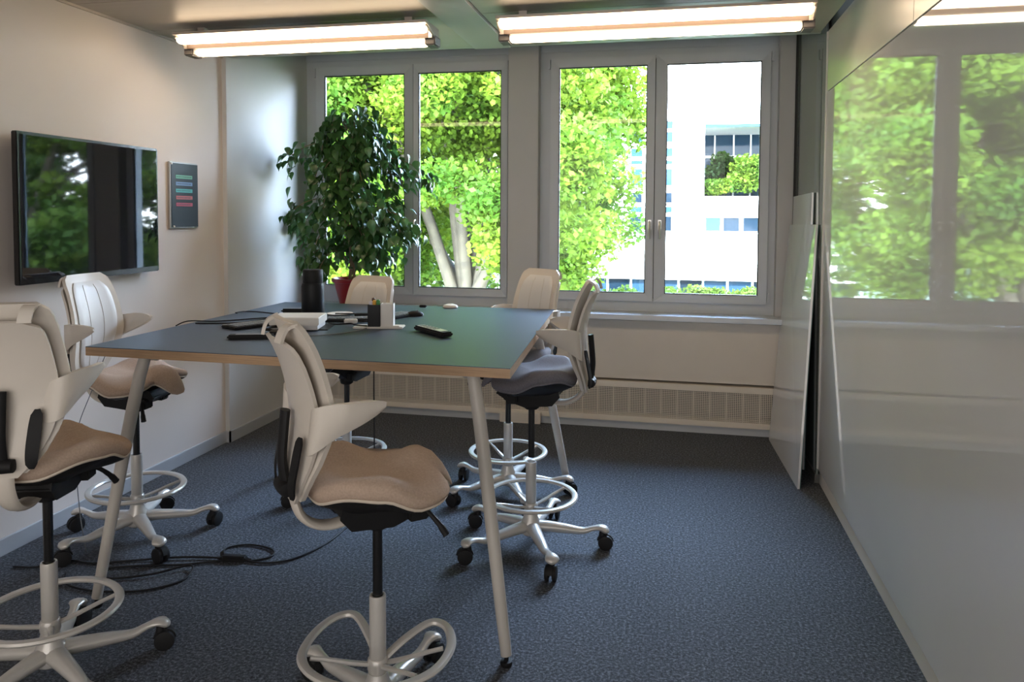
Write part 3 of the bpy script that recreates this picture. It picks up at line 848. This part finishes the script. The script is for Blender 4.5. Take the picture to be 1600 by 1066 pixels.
MB().box(-.10, .12, -.07, .10, 0, .004).build('pad', m_black, t2, bevel=.0015)
def keyboard(label, x, y, rz, L, W, tilt=0, rows=5, colsn=14, name='keyboard'):
    t = thing(name, label, 'keyboard', (x, y, ZT), rz, group='keyboards on the table')
    b = MB().box(-L / 2, L / 2, -W / 2, W / 2, .0, .012)
    vs = []
    bo = b.build('body', m_black, t, bevel=.004)
    MB().box(-L / 2 + .003, L / 2 - .003, W / 2 - .012, W / 2 - .002, .0118, .0140).build('rim', m_metal, t, bevel=.001)
    kw = (L - .03) / colsn; kh = (W - .035) / rows
    keys = MB()
    for r_ in range(rows):
        for c_ in range(colsn):
            x0 = -L / 2 + .015 + c_ * kw; y0 = -W / 2 + .012 + r_ * kh
            keys.box(x0 + .0015, x0 + kw - .0015, y0 + .0015, y0 + kh - .0015, .012, .0165)
    tag(keys.build('keys', m_gcable, t), kind='stuff')
    t.rotation_euler = (0, tilt, rz)
    return t
keyboard('black keyboard with a pale rim behind the front handset', -1.80, 3.03, math.radians(62), .30, .12)
keyboard('black keyboard beyond the white pen holder near the table centre', -1.32, 3.42, math.radians(72), .27, .11)
keyboard('black keyboard lying among the cables behind the white box', -1.49, 3.27, math.radians(20), .26, .10)
t = thing('desk_phone', 'flat black handset lying nearest the front table edge', 'phone', (-1.64, 2.70, ZT), math.radians(20))
MB().box(-.09, .09, -.022, .022, 0, .018).build('body', m_black, t, bevel=.006)
MB().box(-.06, .06, -.016, .016, .0175, .0195).build('button_strip', m_gcable, t, bevel=.001)
t = thing('headset', 'folded black headset with a pale tip beside the front handset', 'headset', (-1.56, 2.80, ZT), math.radians(30))
MB().lathe([(.030, 0), (.034, .008), (.030, .022), (.018, .028)], 18, (-.02, -.01, 0)).build('ear_cup', m_black, t, smooth=True)
MB().lathe([(.030, 0), (.034, .008), (.030, .022), (.018, .028)], 18, (.05, .03, 0)).build('ear_cup', m_black, t, smooth=True)
MB().tube(smooth_path([(-.02, -.01, .022), (-.07, .03, .026), (-.03, .10, .024), (.04, .10, .026), (.05, .03, .022)], 5), .006, 7).build('headband', m_black, t, smooth=True)
MB().tube([(.02, .10, .026), (.055, .105, .03), (.075, .10, .028)], [.006, .009, .005], 8).build('microphone', m_white, t, smooth=True)
# pen holder
t = thing('pen_holder', 'two part desk holder, black cup and white cup, on a pale tray', 'pen holder', (-1.25, 3.10, ZT), math.radians(12))
MB().box(-.12, .10, -.035, .045, 0, .008).build('tray', m_white, t, bevel=.003)
def cup(x0, x1, y0, y1, z0, z1, m, nm, th=.003):
    b = MB(); b.box(x0, x1, y0, y1, z0, z0 + th); b.box(x0, x1, y0, y0 + th, z0, z1); b.box(x0, x1, y1 - th, y1, z0, z1); b.box(x0, x0 + th, y0, y1, z0, z1); b.box(x1 - th, x1, y0, y1, z0, z1)
    return b.build(nm, m, t)
tag(cup(-.055, .000, -.026, .026, .008, .104, m_thermos, 'cup'), 'matt black square cup')
tag(cup(.001, .056, -.026, .026, .008, .108, m_white, 'cup'), 'white square cup')
MB().box(.0, .085, -.034, -.02, .006, .013).build('front_lip', m_white, t, bevel=.003)
def marker(dx, dy, c, lab, tilt, h=.112):
    a = math.radians(12); x_ = -1.25 + dx * math.cos(a) - dy * math.sin(a); y_ = 3.10 + dx * math.sin(a) + dy * math.cos(a)
    k = thing('marker_pen', lab, 'marker', (x_, y_, ZT + .012), group='markers in the black cup')
    mm = mat('marker_' + lab.split()[0], c, .35)
    MB().lathe([(.007, 0), (.0075, .004), (.0075, h - .026)], 12).build('barrel', m_white, k, smooth=True)
    MB().lathe([(.008, h - .026), (.0083, h - .02), (.0078, h), (.005, h + .003)], 12).build('cap', mm, k, smooth=True)
marker(-.044, -.008, (.62, .62, .72), 'white capped marker standing in the black cup', 0, .104)
marker(-.028, -.012, (.70, .36, .03), 'yellow capped marker standing in the black cup', 0, .108)
marker(-.036, .012, (.08, .045, .03), 'brown capped marker standing in the black cup', 0, .116)
marker(-.012, -.008, (.04, .22, .05), 'green capped marker standing in the black cup', 0, .110)
t = thing('phone_cradle', 'low black and silver computer mouse right of the white cup', 'mouse', (-1.235, 3.50, ZT), math.radians(20))
t.name = 'computer_mouse'
MB().lathe([(.001, .026), (.012, .025), (.022, .020), (.028, .010), (.027, 0)], 18).build('shell', m_black, t, smooth=True).scale = (1.5, 1, 1)
MB().lathe([(.005, 0), (.005, .008)], 12, (.012, 0, .022)).build('wheel', m_metal, t, smooth=True)
t = thing('remote_control', 'slim black remote control with pale face lying alone on the table', 'remote', (-.975, 2.985, ZT), math.radians(-43))
MB().box(-.125, .125, -.026, .026, .004, .024).build('body', m_black, t, bevel=.006)
MB().box(-.105, .095, -.019, .019, .0238, .0262).build('face', m_boardtop, t, bevel=.001)
for i in range(5):
    for j in range(3):
        MB().box(-.09 + i * .028, -.076 + i * .028, -.013 + j * .0095, -.006 + j * .0095, .0258, .0275).build('button', m_gcable, t)
for i, (x_, y_, lab) in enumerate(((-1.31, 3.84, 'tiny black clip on the far edge of the table'),)):
    t = thing('cable_clip', lab, 'clip', (x_, y_, ZT)); MB().box(-.02, .02, -.01, .01, 0, .012).build('body', m_black, t, bevel=.004)
t = thing('earbud_case', 'small round white case on the far table edge toward the window', 'case', (-1.16, 3.85, ZT))
MB().lathe([(.026, 0), (.030, .006), (.026, .016), (.012, .022), (.001, .023)], 18).build('shell', m_white, t, smooth=True).scale = (1.4, 1, 1)

# ------------------------------------------------------------------ cables
def cable(name, label, pts, r, m, z=None, n=6, cat='cable', group=None):
    P = smooth_path([(p[0], p[1], (p[2] if len(p) > 2 else z)) for p in pts], 7)
    o = MB().tube(P, r, n).build(name, m, None, smooth='all')
    return tag(o, label, cat, group)
zt = ZT + .0035
cable('table_cable', 'black cable looping over the table corner by the screen wall', [(-2.215, 3.02, .985), (-2.16, 3.035, zt + .003), (-2.05, 3.08, zt), (-1.93, 3.20, zt), (-1.84, 3.30, zt), (-1.86, 3.36, zt), (-1.96, 3.40, zt), (-2.06, 3.43, zt), (-2.12, 3.42, zt), (-2.125, 3.36, zt + .002), (-2.10, 3.33, zt + .004)], .003, m_cable)
cable('table_cable', 'second black cable running across the near table corner', [(-2.10, 3.00, zt), (-1.98, 3.03, zt), (-1.90, 3.09, zt), (-1.80, 3.20, zt + .01), (-1.72, 3.27, zt)], .003, m_cable)
cable('table_cable', 'thin grey cable curving over the open table top', [(-1.44, 2.80, zt), (-1.36, 2.87, zt), (-1.31, 2.97, zt), (-1.30, 3.06, zt), (-1.32, 3.12, zt)], .002, m_gcable)
for i, (lab, P) in enumerate((
    ('black cable tangled in front of the mug', [(-1.60, 3.30), (-1.50, 3.36), (-1.42, 3.33), (-1.36, 3.25), (-1.42, 3.20), (-1.50, 3.22)]),
    ('black cable from the mug toward the pen tray', [(-1.62, 3.42), (-1.52, 3.44), (-1.45, 3.40), (-1.38, 3.40), (-1.33, 3.30)]),
    ('black cable between the white box and the pen tray', [(-1.50, 3.10), (-1.45, 3.07), (-1.40, 3.11), (-1.36, 3.07), (-1.30, 3.06)]),
)):
    cable('table_cable', lab, [(a, b, zt + .003 * (i + 1)) for a, b in P], .0032, m_cable)
t = thing('charging_plug', 'small white charger among the cables behind the white box', 'charger', (-1.43, 3.18, ZT + .008), .5)
MB().box(-.03, .03, -.015, .015, -.006, .014).build('body', m_white, t, bevel=.004)
t = thing('cable_hub', 'small black adapter among the cables beside the pen tray', 'adapter', (-1.46, 3.38, ZT + .006), .2)
MB().box(-.035, .035, -.018, .018, -.004, .016).build('body', m_black, t, bevel=.004)
# on the floor
zf = .006
cable('floor_cable', 'black cable running over the carpet from below the table to the loop', [(-1.46, 3.56, zf), (-1.495, 3.39, zf), (-1.515, 3.11, zf), (-1.585, 2.93, zf), (-1.68, 2.865, zf), (-1.80, 2.865, zf)], .0045, m_cable)
cable('floor_cable', 'black cable with an open loop by the inline adapter', [(-1.82, 2.86, zf), (-1.75, 2.87, zf), (-1.69, 2.93, zf), (-1.73, 2.99, zf), (-1.85, 3.01, zf), (-1.93, 2.95, zf), (-1.88, 2.88, zf), (-1.82, 2.855, zf + .008)], .0045, m_cable)
cable('floor_cable', 'black cable coiled on the carpet beside the near table leg', [(-1.84, 2.87, zf), (-2.0, 2.78, zf), (-2.2, 2.72, zf), (-2.32, 2.66, zf), (-2.24, 2.60, zf), (-2.08, 2.66, zf + .006), (-1.97, 2.76, zf + .009), (-1.93, 2.66, zf), (-2.02, 2.55, zf), (-2.2, 2.50, zf), (-2.36, 2.52, zf), (-2.44, 2.60, zf)], .0045, m_cable)
cable('floor_cable', 'black cable running to the wall behind the table leg', [(-1.86, 2.87, zf), (-2.05, 2.83, zf + .004), (-2.25, 2.76, zf), (-2.40, 2.70, zf), (-2.52, 2.70, zf), (-2.60, 2.62, zf), (-2.70, 2.60, zf)], .0045, m_cable)
t = thing('inline_adapter', 'small black inline power brick on the floor cable', 'adapter', (-1.83, 2.862, .0), math.radians(8))
MB().box(-.055, .055, -.018, .018, 0, .026).build('body', m_black, t, bevel=.008)
for s in (-1, 1):
    MB().tube([(s * .05, 0, .012), (s * .075, 0, .009)], [.007, .004], 8).build('strain_relief', m_cable, t, smooth=True)
cable('hanging_cable', 'thin black cable hanging from the table to the carpet', [(-1.50, 3.62, .965), (-1.505, 3.63, .6), (-1.50, 3.62, .2), (-1.50, 3.60, .02), (-1.46, 3.56, zf)], .0035, m_cable)
cable('hanging_cable', 'thin grey cable hanging by the wall behind the near table leg', [(-2.18, 2.62, .97), (-2.30, 2.70, .93), (-2.46, 2.78, .72), (-2.56, 2.80, .5), (-2.55, 2.80, .2), (-2.50, 2.78, zf)], .002, m_gcable)

# ------------------------------------------------------------------ outdoors
m_fac = mat('white_facade', (.82, .82, .81), .7, var=.01, scale=.5)
m_facg = mat('facade_glass', (.014, .034, .055), .06, ior=1.15, var=.1, scale=.6)
m_facg2 = mat('facade_glass_dark', (.006, .013, .020), .06, ior=1.15)
m_grass = mat('lawn', (.02, .04, .008), .9, var=.3, scale=2)
m_bark2 = mat('tree_bark', (.040, .034, .020), .85, var=.3, scale=6, bump=.5)
m_leafT = leaf_mat('maple_leaf', (.034, .085, .008), (.110, .165, .014), .55, .5, .9)
m_leafT2 = leaf_mat('garden_leaf', (.024, .056, .008), (.075, .115, .014), .55, .5, .9)
m_leafD = leaf_mat('shade_leaf', (.016, .036, .008), (.038, .066, .012), .55, .45, .9)
ZG = -3.7
struct('ground', MB().box(-60, 60, 5.8, 90, ZG - .1, ZG), m_grass)
def leaves_np(name, centers, cr, n, size, m, parent, seed):
    r_ = np.random.default_rng(seed)
    ci = r_.integers(0, len(centers), n); C_ = np.array(centers)[ci]
    d = r_.normal(size=(n, 3)); d /= np.linalg.norm(d, axis=1)[:, None]
    pos = C_ + d * (cr * r_.random(n)[:, None] ** .45) * np.array([1, 1, .62])
    a = r_.normal(size=(n, 3)) + np.array([0, 0, -.2]); a /= np.linalg.norm(a, axis=1)[:, None]
    b = np.cross(a, r_.normal(size=(n, 3)) * .7 + np.array([0, 0, 1.2])); b /= np.linalg.norm(b, axis=1)[:, None] + 1e-9
    s = size * r_.uniform(.6, 1.25, n)[:, None]
    v = np.stack([pos - a * s * .5, pos + b * s * .42 + a * s * .02, pos + a * s * .6, pos - b * s * .42 + a * s * .02], 1).reshape(-1, 3)
    me = bpy.data.meshes.new(name); me.vertices.add(4 * n); me.vertices.foreach_set('co', v.astype(np.float32).ravel())
    me.loops.add(4 * n); me.loops.foreach_set('vertex_index', np.arange(4 * n, dtype=np.int32))
    me.polygons.add(n); me.polygons.foreach_set('loop_start', np.arange(0, 4 * n, 4, dtype=np.int32)); me.polygons.foreach_set('loop_total', np.full(n, 4, dtype=np.int32))
    me.update(calc_edges=True); me.validate()
    return tag(link(name, me, m, parent), kind='stuff')
def tree(label, x, y, ztop, R_, n, size, m, seed, nc=90, trunk=.2, fork=1.2, zlow=None, name='tree', cr=.75, hollow=False):
    t = thing(name, label, 'tree', (x, y, ZG), group='trees outside the windows')
    r_ = random.Random(seed); Hh = ztop - ZG; zl = (zlow - ZG) if zlow is not None else Hh * .35
    tr = MB(); zf_ = fork - ZG
    tr.tube(smooth_path([(0, 0, 0), (.05, 0, zf_ * .5), (0, 0, zf_)], 5), [trunk * (1 - .3 * i / 10) for i in range(11)], 9)
    cen = []
    cz = (Hh + zl) / 2; rz = (Hh - zl) / 2
    for i in range(nc):
        while True:
            p = Vector((r_.uniform(-1, 1), r_.uniform(-1, 1), r_.uniform(-1, 1)))
            q4 = (abs(p.x) ** 4 + abs(p.y) ** 4 + abs(p.z) ** 4) if hollow else (abs(p.x) ** 3 + abs(p.y) ** 3 + abs(p.z) ** 3)
            if q4 > 1 or p.length < .35: continue
            if hollow and cz + p.z * rz + ZG < 1.75 and abs(p.x + .06) < .30 and p.y < .6: continue
            break
        cen.append((p.x * R_, p.y * R_, cz + p.z * rz))
    for i in range(14):
        e = Vector(cen[i]); s0 = Vector((0, 0, zf_ - .2)) if i < 8 else Vector((0, 0, zf_ * .8)); mdd = s0.lerp(e, .45) + Vector((0, 0, .15 * (e - s0).length))
        P = smooth_path([s0, mdd, e], 5); k = len(P)
        tr.tube(P, [trunk * .6 * (1 - .85 * j / k) for j in range(k)], 6)
    tr.build('trunk', m_bark2, t, smooth='all')
    leaves_np('foliage', cen, cr, n, size, m, t, seed)
    return t
tree('large bright green tree with forked trunk just outside the left window', -3.35, 12.2, 7.6, 2.7, 210000, .09, m_leafT, 5, nc=380, trunk=.2, fork=.15, zlow=.30, cr=.55, hollow=True)
tree('bright green tree outside, further along behind the potted fig', -9.2, 13.5, 7.8, 3.9, 80000, .13, m_leafT, 7, nc=120, zlow=-.8)
tree('bright green tree far to the side outside, seen reflected in the whiteboard', -14.6, 12.5, 8, 4.2, 45000, .16, m_leafT2, 9, nc=120, zlow=-1)
tree('broad green tree standing behind the row of nearer trees outside', -7.5, 21, 8.5, 5.2, 36000, .24, m_leafT2, 12, nc=140, zlow=-2.6, cr=1.1)
tree('broad green tree at the far left behind the nearer trees outside', -17, 21, 9, 5.5, 30000, .26, m_leafT2, 13, nc=140, zlow=-2.6, cr=1.1)
tree('dark green tree outside beyond the whiteboard side of the window', 8.6, 14.5, 6.5, 3.6, 40000, .17, m_leafT2, 21, nc=110, zlow=-2.5)
tree('second dark green tree outside past the whiteboard side', 13.5, 19, 7, 4.2, 34000, .2, m_leafT2, 22, nc=110, zlow=-2.5)
# the white building opposite
Y0 = 34.0
b = thing('office_building', 'white modern office block opposite with recessed terrace and strip windows', 'building', (0, Y0, ZG))
def zz(v): return v - ZG
fac = MB()
XA, XB = -6.2, 17.0; ZTP = 13.5
# openings: left strip, terrace, band window, ground floor glazing
fac.box(XA, -1.95, 0, .5, zz(-1.33), zz(ZTP)); fac.box(0, 1.3, 0, .5, zz(-1.33), zz(ZTP))
fac.box(-1.95, 0, 0, .5, zz(5.75), zz(ZTP)); fac.box(-1.95, 0, 0, .5, zz(-1.33), zz(.70))
fac.box(1.3, XB, 0, .5, zz(5.48), zz(ZTP)); fac.box(1.3, XB, 0, .5, zz(1.50), zz(2.36)); fac.box(1.3, XB, 0, .5, zz(-1.33), zz(.74))
fac.box(4.3, XB, 0, .5, zz(.74), zz(1.5)); fac.box(6.5, XB, 0, .5, zz(2.36), zz(5.48))
fac.build('facade', m_fac, b)
MB().box(XA, XB, .5, 9, zz(ZTP) - .3, zz(ZTP)).build('roof', m_fac, b)
MB().box(XA, XA + .3, .5, 9, 0, zz(ZTP)).box(XB - .3, XB, .5, 9, 0, zz(ZTP)).build('side_wall', m_fac, b)
MB().box(1.3, 6.5, .5, 6, zz(2.16), zz(2.36)).box(1.3, 6.5, .5, 6, zz(5.48), zz(5.6)).build('terrace_slab', m_fac, b)
MB().box(1.1, 1.3, .5, 6, zz(2.16), zz(5.6)).box(6.5, 6.7, .5, 6, zz(2.16), zz(5.6)).build('terrace_side_wall', m_fac, b)
MB().box(1.3, 6.5, 4.6, 4.7, zz(2.36), zz(5.48)).build('terrace_glazing', m_facg, b)
MB().box(1.3, 6.5, 0.02, .12, zz(5.36), zz(5.47)).build('terrace_fascia', m_facg, b)
for x_ in (1.95, 2.85, 3.65, 4.6, 5.6): MB().box(x_ - .035, x_ + .035, 4.5, 4.6, zz(2.36), zz(5.48)).build('mullion', m_fac, b)
MB().box(1.3, 6.5, 4.48, 4.6, zz(4.35), zz(4.47)).box(1.3, 6.5, 4.48, 4.6, zz(3.42), zz(3.5)).build('transom', m_fac, b)
MB().box(1.3, 2.4, 4.3, 4.5, zz(2.4), zz(3.4)).build('terrace_door', m_facg2, b)
# left strip windows: rows of panes
def zpx(py): return 1.5 + (337 - py) / 1175 * Y0 * .985 + 0
rowsW = [(189, 203), (206, 224), (231, 246), (250, 258), (263, 291), (300, 318), (322, 333), (337, 362)]
for (pa, pb) in rowsW:
    z1_, z0_ = zz(zpx(pa)), zz(zpx(pb))
    for (xa, xb) in ((-1.93, -1.32), (-1.26, -.66), (-.60, -.02)):
        f = MB().box(xa, xb, .12, .18, z0_, z1_).build('strip_window', m_fac, b)
        MB().box(xa + .06, xb - .06, .08, .12, z0_ + .04, z1_ - .04).build('pane', m_facg if (pa // 2) % 3 else m_facg2, f)
MB().box(-1.95, 0, .2, .5, zz(.7), zz(5.75)).build('strip_backing', m_fac, b)
for (xa, xb) in ((1.36, 2.05), (2.1, 2.85), (2.95, 3.7), (3.75, 4.28)):
    f = MB().box(xa, xb, .14, .2, zz(.76), zz(1.48)).build('band_window', m_fac, b)
    MB().box(xa + .04, xb - .04, .10, .14, zz(.84), zz(1.42)).build('pane', m_facg if xa < 2 else m_facg2, f)
x_ = XA + .2; k = 0
while x_ < XB - 1:
    f = MB().box(x_, x_ + 1.0, .25, .3, 0, zz(-1.33)).build('ground_window', m_fac, b)
    MB().box(x_ + .03, x_ + .97, .2, .25, .1, zz(-1.36)).build('pane', m_facg if k % 3 else m_facg2, f)
    x_ += 1.05; k += 1
def bush(label, x, y, z, rx, ry, rz, n, size, m, seed):
    t = thing('shrub', label, 'shrub', (x, y, z), group='shrubs by the white building')
    r_ = random.Random(seed); cen = [(r_.uniform(-rx, rx) * .7, r_.uniform(-ry, ry) * .7, rz * (.3 + .5 * r_.random())) for _ in range(14)]
    MB().tube([(0, 0, 0), (.02, 0, rz * .6)], [.05, .03], 6).build('stem', m_bark2, t)
    leaves_np('foliage', cen, min(rx, rz) * .55, n, size, m, t, seed)
bush('tall blue green shrub on the terrace of the white building', 2.35, Y0 + 2.2, 2.36, .9, .7, 2.3, 3500, .17, m_leafD, 31)
bush('bright yellow green shrub on the terrace of the white building', 4.0, Y0 + 1.4, 2.36, 1.5, .8, 2.0, 6000, .17, m_leafT, 32)
bush('low bright shrub at the front edge of the terrace', 1.95, Y0 + 1.0, 2.36, .7, .4, .75, 1800, .15, m_leafT, 33)
for i in range(5):
    bush(['low green shrub before the ground floor glazing, nearest the large tree', 'low green shrub second along the ground floor glazing', 'low green shrub in the middle of the ground floor glazing', 'low green shrub fourth along the ground floor glazing', 'low green shrub furthest from the large tree at the glazing'][i],
         -4.2 + i * 1.9, Y0 - 1.2, ZG, .9, .5, 2.6, 2600, .16, m_leafT2, 40 + i)
